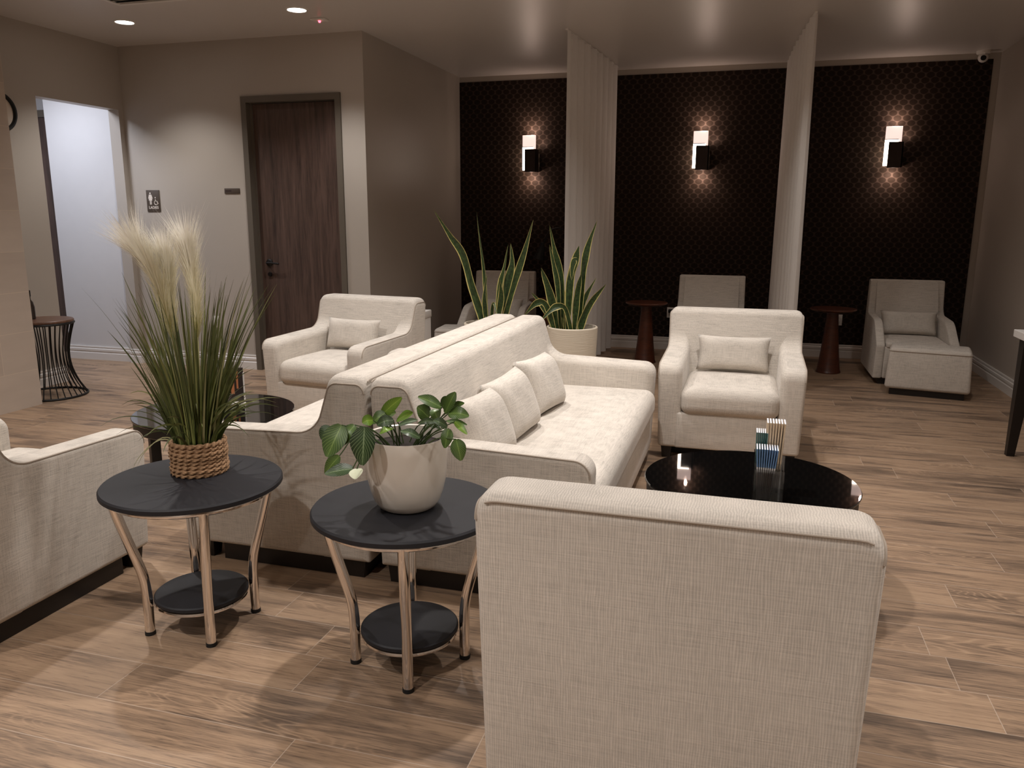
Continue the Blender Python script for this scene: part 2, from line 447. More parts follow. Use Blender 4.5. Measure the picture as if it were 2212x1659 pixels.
# ------------------------------------------------------------------ setting
CZ = 3.03; YB = 9.1; YD = 6.66; XS = -3.30; XL = -5.85; XR = 2.21; YF = -1.6
def struct(name, mb, mat, parent=None, **kw):
    o = mb.build(name, mat, parent, **kw)
    if parent is None: o['kind'] = 'structure'
    return o
struct('floor', MB().box(-7.9, XR+.12, YF, YB+.12, -.1, 0), FLOOR, smooth=False)
struct('ceiling', MB().box(XL-.12, XR+.12, YF, YB+.12, CZ, CZ+.12), CEIL, smooth=False)
struct('wall_back', MB().box(XS-.12, XR+.12, YB+.012, YB+.12, 0, CZ), PAINT, smooth=False)
struct('wall_back_panel', MB().box(XS, 2.145, YB, YB+.012, 0, 2.972), WPAPER, smooth=False)
struct('wall_right', MB().box(XR, XR+.12, YF, YB+.012, 0, CZ), PAINT, smooth=False)
struct('wall_alcove', MB().box(XS-.12, XS, YD+.12, YB+.012, 0, CZ), PAINT, smooth=False)
# wall with the door: opening for the leaf
DX0, DX1, DZ = -4.535, -3.525, 2.535
struct('wall_door', MB().box(XL-.12, DX0+.02, YD, YD+.12, 0, CZ).box(DX1-.02, XS, YD, YD+.12, 0, CZ).box(DX0+.02, DX1-.02, YD, YD+.12, DZ-.02, CZ), PAINT, smooth=False)
OY0, OY1, OZ = 5.66, 6.60, 2.455
struct('wall_left', MB().box(XL-.12, XL, YF, OY0, 0, CZ).box(XL-.12, XL, OY1, YD, 0, CZ).box(XL-.12, XL, OY0, OY1, OZ, CZ), PAINT, smooth=False)
struct('wall_front', MB().box(XL-.12, XR+.12, YF-.12, YF, 0, CZ), PAINT, smooth=False)
# hallway beyond the opening
HX = -6.78
struct('wall_hallway', MB().box(HX, XL-.12, 6.64, 6.76, 0, 2.8).box(-7.8, -6.5, 6.98, 7.06, 0, 2.8).box(-7.88, -7.8, 4.3, 7.06, 0, 2.8)
       .box(-7.88, XL-.12, 4.2, 4.3, 0, 2.8), HALLP, smooth=False)
struct('ceiling_hallway', MB().box(-7.88, XL-.12, 4.2, 7.06, 2.8, 2.9), HALLP, smooth=False)
d2 = tag(MB().box(-7.5, -6.56, 6.93, 6.97, .005, 2.46).build('door_2', WALNUT, smooth=False), 'walnut door glimpsed inside the bright hallway opening', 'door', kind='structure')
MB().box(-7.56, -7.5, 6.91, 6.98, 0, 2.53).box(-6.56, -6.5, 6.91, 6.98, 0, 2.53).box(-7.5, -6.56, 6.91, 6.98, 2.46, 2.53).build('door_frame', FRAMEP, d2, smooth=False)

# baseboards with a stepped profile
BP = ccw([(0, 0), (.016, 0), (.016, .07), (.011, .076), (.011, .086), (.016, .092), (.016, .112), (.009, .119), (.009, .127), (.012, .131), (.010, .142), (0, .142)])
def skirting(name, runs, mat=BASEW):
    mb = MB()
    for (ax, a0, a1, pos, sgn) in runs:
        N = len(BP); vs = []
        for a in (a0, a1):
            for d, z in BP: vs.append(Vector((a, pos+sgn*d, z)) if ax == 'x' else Vector((pos+sgn*d, a, z)))
        fs = [(k, (k+1) % N, N+(k+1) % N, N+k) for k in range(N)]+[tuple(range(N-1, -1, -1)), tuple(range(N, 2*N))]
        mb.add(vs, fs)
    o = mb.build(name, mat, smooth=False); o['kind'] = 'structure'; return o
skirting('baseboard_back', [('x', XS, XR, YB, -1)])
skirting('baseboard_right', [('y', YF, YB-.016, XR, -1)])
skirting('baseboard_alcove', [('y', YD, YB-.016, XS, 1)])
skirting('baseboard_door', [('x', XL+.016, DX0, YD, -1), ('x', DX1, XS, YD, -1)])
skirting('baseboard_left', [('y', 4.88, OY0, XL, 1), ('y', OY1, YD, XL, 1), ('x', XL-.12, XL+.016, OY1, -1)])
skirting('baseboard_hallway', [('x', HX, XL-.12, 6.64, -1)])

# tiled column at the left
struct('wall_tiled', MB().box(XL+.0, -5.32, 2.2, 4.88, 0, CZ), TILE, smooth=False)

# door 1
d1 = MB().rbox(DX0+.062, DX1-.062, YD+.06, YD+.10, .008, DZ-.06, .002, 1).build('door_1', WALNUT, smooth=False)
tag(d1, 'closed dark walnut door with black lever in grey-brown frame', 'door', kind='structure')
MB().box(DX0, DX0+.055, YD-.018, YD+.12, 0, DZ).box(DX1-.055, DX1, YD-.018, YD+.12, 0, DZ).box(DX0+.055, DX1-.055, YD-.018, YD+.12, DZ-.055, DZ)\
    .box(DX0+.055, DX0+.075, YD+.045, YD+.06, 0, DZ-.055).box(DX1-.075, DX1-.055, YD+.045, YD+.06, 0, DZ-.055).build('door_frame', FRAMEP, d1, smooth=False)
hx, hz = DX0+.16, 1.035
Mx = Matrix.Rotation(PI/2, 4, 'X')
hd = MB(); hd.lathe([(0, 0), (.034, 0), (.034, .008), (.026, .014), (.012, .016), (.012, .05), (0, .05)], 28, (hx, YD+.06, hz), Mx)
hd.tube(smooth_path([(hx, YD+.012, hz), (hx+.04, YD+.008, hz), (hx+.08, YD+.01, hz-.003), (hx+.125, YD+.016, hz-.008)]), .009, 10)
hd.build('lever_handle', BLACKM, d1)
MB().lathe([(0, 0), (.022, 0), (.02, .012), (0, .013)], 24, (hx, YD+.06, hz-.11), Mx).build('keyhole_cover', BLACKM, d1)

# ------------------------------------------------------------------ upholstered seating
def body_fn(w):
    def fn(v):
        R = .058; a = max(0, abs(v.x)-(w*.5-R)); k = min(1, max(0, (v.z-.70)/.14)); k = k*k*(3-2*k)
        dz = (R-math.sqrt(max(0, R*R-min(a, R*.97)**2)))*k
        return Vector((v.x-math.copysign(.022*(.862-v.z)/.78*min(1, abs(v.x)/(w*.5-.15)), v.x), v.y, v.z-dz*.8))
    return fn
DEP = .885
def seat_outline():
    p = [(.02, .075, .01), (0, .862, .04), (.160, .862, .05), (.225, .622, .12), (.885, .600, .07), (.868, .075, .02)]
    return [(DEP/2-d, z, r) for d, z, r in p]
def make_seat(name, label, cat, w, loc, rz, group=None):
    t = thing(name, label, cat, loc, rz, group); hw = w/2; at_ = .145; fn = body_fn(w)
    rawol = seat_outline(); ol = ccw(fillet(rawol, 7))
    for sg in (-1, 1):
        mb = MB()
        if sg < 0: mb.profile(rawol, -hw, -hw+at_, .022, .045, 5, fn, [-hw+q for q in (.032, .044, .058)])
        else: mb.profile(rawol, hw-at_, hw, .045, .022, 5, fn, [hw-q for q in (.032, .044, .058)])
        arm = mb.build('arm', FAB, t)
        # seam cord along the outer edge
        top = [p for p in ol if p[1] > .12]
        i0 = max(range(len(ol)), key=lambda i: (ol[i-1][1] < .12) and (ol[i][1] >= .12))
        seq = [ol[(i0+k) % len(ol)] for k in range(len(ol))]; seq = [p for p in seq if p[1] >= .12]
        path = [fn(Vector((sg*(hw-.0058), p[0], p[1]))) for p in seq]
        cen = Vector((0, -.1, .35))
        path = [Vector((p.x, p.y, p.z)) for p in path]
        mb = MB(); N = len(seq); pp = []
        for i, p in enumerate(path):
            a = path[max(0, i-1)]; b = path[min(N-1, i+1)]; tg = (b-a); nn = Vector((0, tg.z, -tg.y)).normalized()
            pp.append(p-nn*.0052)
        mb.tube(pp, .0038, 6); mb.build('seam', SEAM, arm)
    bk = [(DEP/2-d, z, r) for d, z, r in [(.016, .072, .01), (-.002, .864, .041), (.161, .864, .051), (.235, .58, .01), (.235, .072, .01)]]
    b = MB().profile(bk, -hw+.0008, hw-.0008, .024, .024, 5, fn, [-hw+q for q in (.032, .044, .058)]+[hw-q for q in (.032, .044, .058)])
    bk2 = [(DEP/2-d, z, .002) for d, z in [(.15, .10), (.15, .80), (.178, .80), (.310, .28), (.30, .10)]]
    b.profile(bk2, -hw+at_-.03, hw-at_+.03, .001, .001, 1, fn)
    b = b.build('backrest', FAB, t)
    MB().tube([fn(Vector((x, DEP/2+.0015, .846))) for x in (-hw+.03, -hw+.044, -hw+.06, 0, hw-.06, hw-.044, hw-.03)], .0026, 6).build('seam', SEAM, b)
    MB().rbox(-hw+at_-.02, hw-at_+.02, -DEP/2+.012, DEP/2-.25, .075, .30, .012, 3).build('seat_base', FAB, t)
    MB().softbox(-hw+at_+.004, hw-at_-.004, -DEP/2-.016, DEP/2-.24, .288, .455, .06, 5, 8, .022).build('seat_cushion', FAB, t)
    MB().box(-hw+.045, hw-.045, -DEP/2+.16, DEP/2-.05, 0, .078).build('underframe', DKWOOD, t, smooth=False)
    for sx in (-1, 1):
        for sy in (-1, 1):
            cx, cy = sx*(hw-.075), sy*(DEP/2-.075); mb = MB()
            vs = []
            for z, h in ((0, .026), (.085, .034)): vs += [Vector((cx+a*h, cy+b*h, z)) for a, b in ((-1, -1), (1, -1), (1, 1), (-1, 1))]
            mb.add(vs, [(3, 2, 1, 0), (4, 5, 6, 7)]+[(i, (i+1) % 4, 4+(i+1) % 4, 4+i) for i in range(4)])
            mb.build('leg', DKWOOD, t, smooth=False)
    return t

chair = make_seat('armchair', 'cream linen armchair facing the camera beyond the right coffee table', 'armchair', .88, (-.055, 5.29, 0), 0, 'cream armchairs')
near = dup(chair, (-.132, 1.635+DEP/2, 0), PI, 'cream armchair nearest the camera, seen square from behind')
for ch in near.children:
    if ch.material_slots and ch.material_slots[0].material == FAB:
        ch.material_slots[0].link = 'OBJECT'; ch.material_slots[0].material = FABRIB
dup(chair, (-2.85, 5.33, 0), math.radians(-7), 'cream armchair in front of the walnut door')
dup(chair, (-2.84, 2.70-DEP/2, 0), PI, 'cream armchair at lower left cut off by the picture edge')
sofa = make_seat('sofa', 'cream sofa on the right of the back-to-back pair, three cushions on it', 'sofa', 2.18, (-1.385+DEP/2, 3.84, 0), PI/2, 'back-to-back sofas')
dup(sofa, (-1.405-DEP/2, 3.84, 0), -PI/2, 'cream sofa on the left of the back-to-back pair, beside the left coffee table')

def pillow_mesh(w, h, t, n=18):
    mb = MB(); vs = []; fs = []
    for side in (1, -1):
        o = len(vs)
        for j in range(n+1):
            for i in range(n+1):
                u = -1+2*i/n; v = -1+2*j/n
                x = w/2*u*(1-.07*(1-v*v)*abs(u)**3); z = h/2*v*(1-.07*(1-u*u)*abs(v)**3)
                th = t/2*max(0, (1-u**4)*(1-v**4))**.55
                th *= 1+.05*math.sin(9*u+4*v)*abs(u)
                vs.append(Vector((x, side*th, z+h/2)))
        for j in range(n):
            for i in range(n):
                a = o+j*(n+1)+i; q = (a, a+1, a+n+2, a+n+1); fs.append(q if side < 0 else q[::-1])
    mb.add(vs, fs); return mb
def pillow(name, label, w, h, t, loc, rot, group=None):
    o = pillow_mesh(w, h, t).build(name, FABP, None, ang=70); o.location = loc
    o.rotation_euler = rot; tag(o, label, 'cushion', group)
    me = o.data; bm = bmesh.new(); bm.from_mesh(me); bmesh.ops.remove_doubles(bm, verts=bm.verts[:], dist=.0004); bmesh.ops.recalc_face_normals(bm, faces=bm.faces[:]); bm.to_mesh(me); bm.free()
    return o
# lumbar cushions lean back on the armchair backs
pillow('lumbar_cushion', 'rectangular cream cushion on the armchair facing the camera', .47, .235, .12, (-.055, 5.29+.10, .478), (math.radians(-14), 0, 0), 'lumbar cushions')
_p = Matrix.Rotation(math.radians(-7), 4, 'Z') @ Vector((-.03, .10, 0))
pillow('lumbar_cushion', 'rectangular cream cushion on the armchair by the walnut door', .47, .235, .12, (-2.85+_p.x, 5.33+_p.y, .478), (math.radians(-14), 0, math.radians(-7)), 'lumbar cushions')
# three square cushions on the right sofa, leaning against its back
def sofa_cushion(label, y, x, rz, lean, roll=0):
    o = pillow('sofa_cushion', label, .435, .31, .17, (x, y, .462), (0, 0, 0), 'square sofa cushions')
    o.rotation_euler = (Matrix.Rotation(math.radians(rz), 3, 'Z') @ Matrix.Rotation(math.radians(lean), 3, 'X') @ Matrix.Rotation(math.radians(roll), 3, 'Y')).to_euler()
    return o
sofa_cushion('cream sofa cushion nearest the front arm of the right sofa', 3.05, -.965, 86, -23, 3)
sofa_cushion('cream sofa cushion in the middle of the row of three on the right sofa', 3.50, -.97, 84, -23, -2)
sofa_cushion('cream sofa cushion farthest back, toward the far arm of the right sofa', 4.01, -.965, 84, -22, 2)
o = pillow('sofa_cushion', 'cream cushion just showing behind the arm of the left sofa', .45, .27, .15, (-1.83, 3.16, .462), (math.radians(-50), 0, math.radians(-90)), 'square sofa cushions')

# ------------------------------------------------------------------ lounge chairs
LD = .89
def make_lounge():
    t = thing('lounge_chair', 'taupe lounge chair in the right bay beside the right wall', 'lounge chair', (1.492, 8.15, 0), 0, 'lounge chairs along the dark wall')
    w = .675; hw = w/2
    p = [(.03, .055, .01), (0, .885, .02), (.10, .885, .02), (.135, .57, .10), (.60, .555, .26), (.89, .36, .03), (.875, .055, .01)]
    ol = [(LD/2-d, z, r) for d, z, r in p]
    def fn(v):
        return Vector((v.x*(1-.03*(v.z-.4)/.5), v.y, v.z))
    for s in (-1, 1):
        a = MB().profile(ol, -hw if s < 0 else hw-.075, -hw+.075 if s < 0 else hw, .008 if s < 0 else .02, .02 if s < 0 else .008, 4, fn).build('arm', FAB, t)
    bk = [(LD/2-d, z, r) for d, z, r in [(.03, .055, .01), (0, .885, .02), (.10, .885, .02), (.30, .33, .02), (.28, .055, .005)]]
    MB().profile(bk, -hw+.06, hw-.06, .001, .001, 1, fn).profile([(LD/2-d, z, r) for d, z, r in [(.028, .053, .01), (-.002, .887, .021), (.102, .887, .022), (.145, .60, .01), (.145, .053, .01)]], -hw+.0006, hw-.0006, .016, .016, 4, fn).build('backrest', FAB, t)
    MB().rbox(-hw+.07, hw-.07, -LD/2+.01, LD/2-.2, .055, .345, .015, 3).build('seat_base', FAB, t)
    c = MB().softbox(-hw+.08, hw-.08, -LD/2+.0, LD/2-.22, .33, .385, .022, 4, 6, .012).build('seat_cushion', FAB, t)
    MB().box(-hw+.04, hw-.04, -LD/2+.04, LD/2-.04, 0, .06).build('plinth', DKWOOD, t, smooth=False)
    return t
lg = make_lounge()
dup(lg, (-.34, 8.14, 0), 0, 'taupe lounge chair in the middle bay, only its back showing above an armchair')
dup(lg, (-2.52, 8.08, 0), math.radians(4), 'taupe lounge chair in the left bay, behind the snake plants')
def make_ottoman():
    t = thing('ottoman', 'square cream ottoman pulled up to the right lounge chair', 'ottoman', (1.535, 7.42, 0), math.radians(-11), 'lounge ottomans')
    mb = MB(); mb.rbox(-.325, .325, -.21, .21, .055, .405, .03, 4)
    mb.v = [(v[0]*(1-.06*(v[2]/.4)), v[1]*(1-.12*(v[2]/.4)), v[2]) for v in mb.v]
    b = mb.build('upholstered_body', FAB, t)
    x, y = .325*.945, .21*.885
    pth = []
    for cx, cy, a0 in ((x-.03, y-.03, 0), (-x+.03, y-.03, 90), (-x+.03, -y+.03, 180), (x-.03, -y+.03, 270)):
        for k in range(4): a = math.radians(a0+30*k); pth.append((cx+.031*math.cos(a), cy+.031*math.sin(a), .375))
    MB().tube(pth, .004, 6, closed=True).build('seam', SEAM, b)
    MB().box(-.28, .28, -.17, .17, 0, .06).build('plinth', DKWOOD, t, smooth=False)
    return t
ot = make_ottoman()
dup(ot, (-2.60, 7.38, 0), math.radians(6), 'square cream ottoman in the left bay, half hidden by the sofa backs')
pillow('lumbar_cushion', 'rectangular taupe cushion on the right lounge chair', .50, .23, .12, (1.492, 8.20, .395), (math.radians(-20), 0, 0), 'lumbar cushions')
pillow('lumbar_cushion', 'rectangular taupe cushion on the left lounge chair behind the snake plant', .50, .23, .12, (-2.52, 8.13, .395), (math.radians(-20), 0, math.radians(4)), 'lumbar cushions')

# ------------------------------------------------------------------ tables
def make_side_table(loc, rz, label):
    t = thing('round_side_table', label, 'side table', loc, rz, 'round black side tables')
    MB().lathe([(0, .532), (.300, .532), (.308, .537), (.308, .550), (.303, .556), (0, .556)], 72).build('tabletop', BLKTOP, t)
    ring = [(.272*math.cos(2*PI*k/64), .272*math.sin(2*PI*k/64), .522) for k in range(64)]
    MB().tube(ring, .011, 10, closed=True).build('top_ring', CHROME, t)
    MB().lathe([(0, .118), (.158, .118), (.163, .122), (.163, .132), (.158, .136), (0, .136)], 56).build('lower_shelf', BLKTOP, t)
    ring = [(.152*math.cos(2*PI*k/56), .152*math.sin(2*PI*k/56), .109) for k in range(56)]
    MB().tube(ring, .009, 10, closed=True).build('shelf_ring', CHROME, t)
    for k in range(4):
        a = PI/2*k; c, s = math.cos(a), math.sin(a)
        pr = [(.266, .524), (.258, .48), (.243, .42), (.222, .345), (.203, .28), (.190, .225), (.184, .17), (.183, .1), (.184, .012)]
        lg_ = MB().tube(smooth_path([(r*c, r*s, z) for r, z in pr], 4), .0175, 14).build('leg', CHROME, t)
        MB().lathe([(0, 0), (.0185, 0), (.0185, .014), (0, .014)], 16, (.184*c, .184*s, 0)).build('rubber_foot', RUB, lg_)
    return t
TA = (-1.852, 2.285); TB = (-1.018, 2.268)
make_side_table((TA[0], TA[1], 0), math.radians(-46), 'round black side table with chrome legs under the pampas grass')
make_side_table((TB[0], TB[1], 0), math.radians(-69), 'round black side table with chrome legs under the potted prayer plant')

def make_coffee(loc, rz, label):
    t = thing('coffee_table', label, 'coffee table', loc, rz, 'round black coffee tables')
    MB().lathe([(0, .368), (.405, .368), (.412, .375), (.412, .418), (.408, .422), (0, .422)], 80).build('apron', DKWOOD, t)
    MB().lathe([(0, .4225), (.418, .4225), (.421, .426), (.421, .431), (.418, .434), (0, .434)], 80).build('glass_top', BGLASS, t)
    for k in range(4):
        a = PI/4+PI/2*k; M = Matrix.Translation((.325*math.cos(a), .325*math.sin(a), 0)) @ Matrix.Rotation(a, 4, 'Z')
        MB().rbox(-.025, .025, -.025, .025, 0, .37, .003, 1, M).build('leg', DKWOOD, t, smooth=False)
    return t
make_coffee((.062, 3.235, 0), .2, 'round black glass coffee table between the two right armchairs')
make_coffee((-2.745, 3.61, 0), math.radians(10), 'round black glass coffee table behind the pampas grass')

def make_pedestal(loc, label, root=None):
    t = thing('pedestal_table', label, 'side table', loc, 0, 'cone pedestal tables')
    MB().lathe([(0, .60), (.19, .60), (.212, .612), (.213, .618), (.205, .624), (0, .624)], 48).build('tabletop', REDWOOD, t)
    MB().lathe([(0, 0), (.112, 0), (.115, .008), (.105, .03), (.085, .2), (.066, .4), (.054, .56), (.058, .60), (0, .60)], 40).build('pedestal', REDWOOD, t)
    return t
pt = make_pedestal((.815, 8.2, 0), 'reddish cone pedestal table left of the right lounge chair')
dup(pt, (-.965, 8.2, 0), 0, 'reddish cone pedestal table between the left curtain and the middle lounge chair')
dup(pt, (-1.98, 8.15, 0), 0, 'reddish cone pedestal table behind the snake plants, beside the left lounge chair')

# wire drum table by the column
t = thing('wire_drum_table', 'hourglass black wire table with brown wooden top beside the tiled column', 'side table', (-5.515, 5.16, 0))
MB().lathe([(0, .612), (.215, .612), (.224, .618), (.224, .632), (.219, .637), (0, .637)], 56).build('tabletop', BROWNTOP, t)
for r, z, nm in ((.222, .607, 'upper_ring'), (.272, .009, 'base_ring')):
    MB().tube([(r*math.cos(2*PI*k/64), r*math.sin(2*PI*k/64), z) for k in range(64)], .009, 8, closed=True).build(nm, BLACKM, t)
for k in range(32):
    a = 2*PI*k/32
    pts = smooth_path([(r*math.cos(a), r*math.sin(a), z) for r, z in ((.220, .605), (.185, .48), (.165, .36), (.172, .24), (.21, .12), (.268, .012))], 5)
    MB().tube(pts, .0045, 6).build('wire', BLACKM, t)
t2 = thing('bottle', 'slim dark bottle on the wire table, mostly hidden by the tiled column', 'bottle', (-5.60, 5.13, .637))
MB().lathe([(0, 0), (.03, 0), (.034, .005), (.034, .10), (.026, .14), (.012, .16), (.012, .185), (0, .185)], 28).build('bottle_body', simple('smoked_glass', srgb(50, 40, 34), .12), t2)
MB().lathe([(0, .185), (.015, .186), (.015, .235), (0, .237)], 20).build('cap', BLACKM, t2)

# white-topped table by the right wall
t = thing('white_top_table', 'white-topped table with tapered black leg at the right picture edge', 'table', (1.62, 5.62, 0))
MB().rbox(0, .57, -1.5, 0, .755, .80, .003, 2).build('tabletop', simple('white_quartz', srgb(228, 224, 220), .25, var=.02), t, smooth=False)
MB().box(.06, .53, -1.44, -.06, .68, .756).build('apron', DKWOOD, t, smooth=False)
for cx, cy, sx, sy in ((.03, -.03, 1, -1), (.54, -.03, -1, -1), (.03, -1.47, 1, 1), (.54, -1.47, -1, 1)):
    vs = []
    for z, h in ((0, .045), (.756, .095)): vs += [Vector((cx+sx*a*h, cy+sy*b*h, z)) for a, b in ((0, 0), (1, 0), (1, 1), (0, 1))]
    MB().add(vs, [(3, 2, 1, 0), (4, 5, 6, 7)]+[(i, (i+1) % 4, 4+(i+1) % 4, 4+i) for i in range(4)]).build('leg', DKWOOD, t, smooth=False)

# ------------------------------------------------------------------ curtains
def curtain(label, x, x1, y0, y1, seed, amp=.035, folds=9):
    rng = random.Random(seed); t = thing('curtain', label, 'curtain', (x, y0, 0), 0, 'white ceiling-hung curtains')
    nu, nv = folds*12, 22; vs = []; fs = []
    ph = [rng.uniform(-.8, .8) for _ in range(6)]
    for j in range(nv+1):
        q = j/nv; z = .035+(CZ-.045)*q
        for i in range(nu+1):
            s = i/nu; y = (y1-y0)*(s+.012*math.sin(7*s+ph[2])*(1-q))
            a = amp*(.75+.5*math.sin(3.1*s+ph[0]))*(.8+.5*(1-q))
            xx = a*math.sin(2*PI*folds*s+.9*math.sin(5*s+ph[1])+.5*(1-q)*math.sin(4*s+ph[3]))+.02*(1-q)*math.sin(6*s+ph[4])+(x1-x)*s
            vs.append(Vector((xx, y, z)))
    for j in range(nv):
        for i in range(nu):
            a = j*(nu+1)+i; fs.append((a, a+1, a+nu+2, a+nu+1))
    MB().add(vs, fs).build('fabric_panel', CURT, t, ang=80)
    a = math.atan2(x1-x, y1-y0); MB().box(-.012, .012, -.02, y1-y0+.02, CZ-.012, CZ, Matrix.Rotation(-a, 4, 'Z')).build('ceiling_track', WHITEP, t, smooth=False)
    return t
curtain('floor-length white curtain behind the snake plants', -1.585, -1.455, 7.06, 8.9, 3, .042, 9)
curtain('floor-length white curtain between the middle and right bays', .385, .285, 7.0, 8.97, 11, .042, 9)

# ------------------------------------------------------------------ wall sconces
DIFF = simple('glowing_acrylic', (1, .85, .78, 1), .4, emis=(1, .74, .66, 1), es=1.0)
DIFFH = simple('bright_acrylic_edge', (1, .9, .8, 1), .4, emis=(1, .82, .66, 1), es=14)
SHADE = simple('sconce_shield', srgb(40, 22, 16), .4, .3)
def sconce(x, label, first=None):
    t = thing('wall_sconce', label, 'wall lamp', (x, YB, 0), 0, 'wall sconces on the dark wall')
    MB().rbox(-.05, .05, -.018, -.0, 2.02, 2.32, .004, 2).build('backplate', BRONZE, t)
    MB().rbox(-.078, .074, -.094, -.082, 2.215, 2.365, .002, 1).build('upper_diffuser', DIFF, t)
    MB().rbox(-.078, -.02, -.094, -.082, 1.985, 2.215, .002, 1).rbox(-.078, .05, -.0955, -.085, 2.205, 2.236, .002, 1).build('lower_diffuser', DIFFH, t)
    MB().rbox(-.045, .09, -.125, -.112, 1.965, 2.215, .002, 1).rbox(.078, .09, -.125, -.01, 1.965, 2.215, .002, 1).build('shield', SHADE, t, smooth=False)
    MB().rbox(-.078, .045, -.098, -.093, 2.238, 2.243, .001, 1).build('trim_bar', BRONZE, t)
    MB().box(-.03, .0, -.084, -.016, 2.14, 2.175).build('arm_bracket', BRONZE, t, smooth=False)
    for kind, x, y, z, e, th in (('SPOT', .0, -.10, 2.40, 3.0, 147), ('SPOT', .0, -.10, 1.925, 3.8, 33), ('SPOT', .11, -.08, 2.27, .7, 120), ('POINT', .0, -.09, 2.40, 1.5, 0), ('POINT', .0, -.09, 1.93, 1.5, 0)):
        l = bpy.data.lights.new('sconce_lamp', kind); l.energy = e; l.color = (1, .74, .62); l.shadow_soft_size = .012
        if kind == 'SPOT': l.spot_size = math.radians(150); l.spot_blend = 1
        lo = bpy.data.objects.new('sconce_lamp', l); C.objects.link(lo); lo.parent = t; lo.location = (x+.02, y, z); lo.rotation_euler = (math.radians(th), 0, 0)
    return t
sconce(-2.44, 'lit wall sconce in the left bay, left of the curtain')
sconce(-.556, 'lit wall sconce in the middle bay between the curtains')
sconce(1.32, 'lit wall sconce in the right bay under the camera')

# ------------------------------------------------------------------ plants
def leaf_ribbon(path, width, n, normal, fold=.12, twist=0, shape='blade', uvr=None):
    P = smooth_path(path, n) if len(path) > 2 else [Vector(path[0]).lerp(Vector(path[1]), k/n) for k in range(n+1)]
    N = len(P); vs = []; uvs = []; fs = []
    nrm = Vector(normal).normalized()
    for i, p in enumerate(P):
        t = i/(N-1); tg = (P[min(i+1, N-1)]-P[max(i-1, 0)]).normalized()
        sd = tg.cross(nrm);
        if sd.length < 1e-4: sd = Vector((1, 0, 0))
        sd.normalize(); up = sd.cross(tg).normalized()
        a = twist*t; sd2 = sd*math.cos(a)+up*math.sin(a); up2 = up*math.cos(a)-sd*math.sin(a)
        if shape == 'blade': w = width*(.55+.45*math.sin(min(1, t*1.6)*PI/2))*min(1, ((1-t)/.42))**.75*(1+.13*math.sin(13*t+width*900))
        elif shape == 'grass': w = width*(1-t)**.6
        else: w = width*max(0, math.sin(PI*min(1, (t*.93+.04)**.85)))**.75
        w = max(w, .0004)
        for k, u in enumerate((-1, -.5, 0, .5, 1)):
            vs.append(p+sd2*(u*w/2)+up2*(fold*w*(abs(u)-.5)))
            uvs.append(((u+1)/2, t) if uvr is None else (uvr, t))
    for i in range(N-1):
        for k in range(4):
            a = i*5+k; fs.append((a, a+1, a+6, a+5))
    return vs, fs, uvs

def planter_mesh(r0, r1, h):
    return MB().lathe([(0, 0), (r0-.01, 0), (r0, .01), (r0+(r1-r0)*.5, h*.5), (r1, h-.006), (r1-.004, h), (r1-.016, h), (r1-.018, h-.05), (0, h-.05)], 56)
def m_planter():
    t = NT('ribbed_white_planter'); v = t.coord(); n = t.noise(t.mapv(v, (8, 8, 150)), 1, 3, .6)
    t.bsdf(Base_Color=srgb(222, 210, 190), Roughness=.4, Normal=t.bump(n, .6, .004)); return t.m
PLANTER = m_planter()
def snake(label, cx, cy, h, leaves):
    t = thing('snake_plant', label, 'potted plant', (cx, cy, 0), 0, 'potted snake plants')
    MB().lathe([(0, 0), (.155, 0), (.165, .01), (.185, h*.5), (.198, h-.006), (.194, h), (.182, h), (.180, h-.05), (.175, h-.06), (0, h-.06)], 60).build('planter', PLANTER, t)
    MB().lathe([(0, h-.045), (.1, h-.048), (.178, h-.056)], 40).build('soil', SOIL, t)
    rng = random.Random(int(cx*100))
    for (pts, w, dy, tw) in leaves:
        n = len(pts); P = []
        for i, (x, y) in enumerate(pts):
            p = at(x, y, cy+dy*(.3+.7*i/(n-1))); p.x -= cx; p.y -= cy; P.append(p)
        b = P[0].copy()
        # root the leaf in the soil
        rr = math.hypot(b.x, b.y)
        if rr > .13: b.x *= .13/rr; b.y *= .13/rr
        b.z = h-.06
        if P[0].z > h+.02: P = [b]+P
        else: P[0] = b
        vs, fs, uvs = leaf_ribbon(P, w, 7, (rng.uniform(-.25, .25), -1, .1), .16, tw)
        mb = MB(); mb.add(vs, fs, uvs); mb.build('leaf', SNAKE, t, uv=True, ang=80)
    return t
snake('tall snake plant on the left, its longest leaf leaning left', -1.955, 6.02, .645, [
    ([(1042, 690), (1020, 620), (1000, 550), (972, 508), (936, 452)], .075, -.08, .5),
    ([(1052, 690), (1046, 590), (1038, 525), (1029, 455)], .045, .06, .8),
    ([(1090, 690), (1112, 610), (1134, 540), (1152, 474)], .055, -.05, -.6),
    ([(1074, 690), (1080, 620), (1090, 575), (1098, 527)], .05, .03, .9),
    ([(1092, 690), (1096, 620), (1106, 570), (1103, 526)], .07, .08, .2),
    ([(1050, 690), (1047, 640), (1052, 592)], .05, -.10, .5),
    ([(1042, 690), (1016, 615), (997, 560)], .055, .09, -.3),
    ([(1075, 692), (1083, 640), (1078, 600)], .055, -.1, .3),
    ([(1062, 690), (1066, 655), (1074, 680)], .03, -.12, .5)])
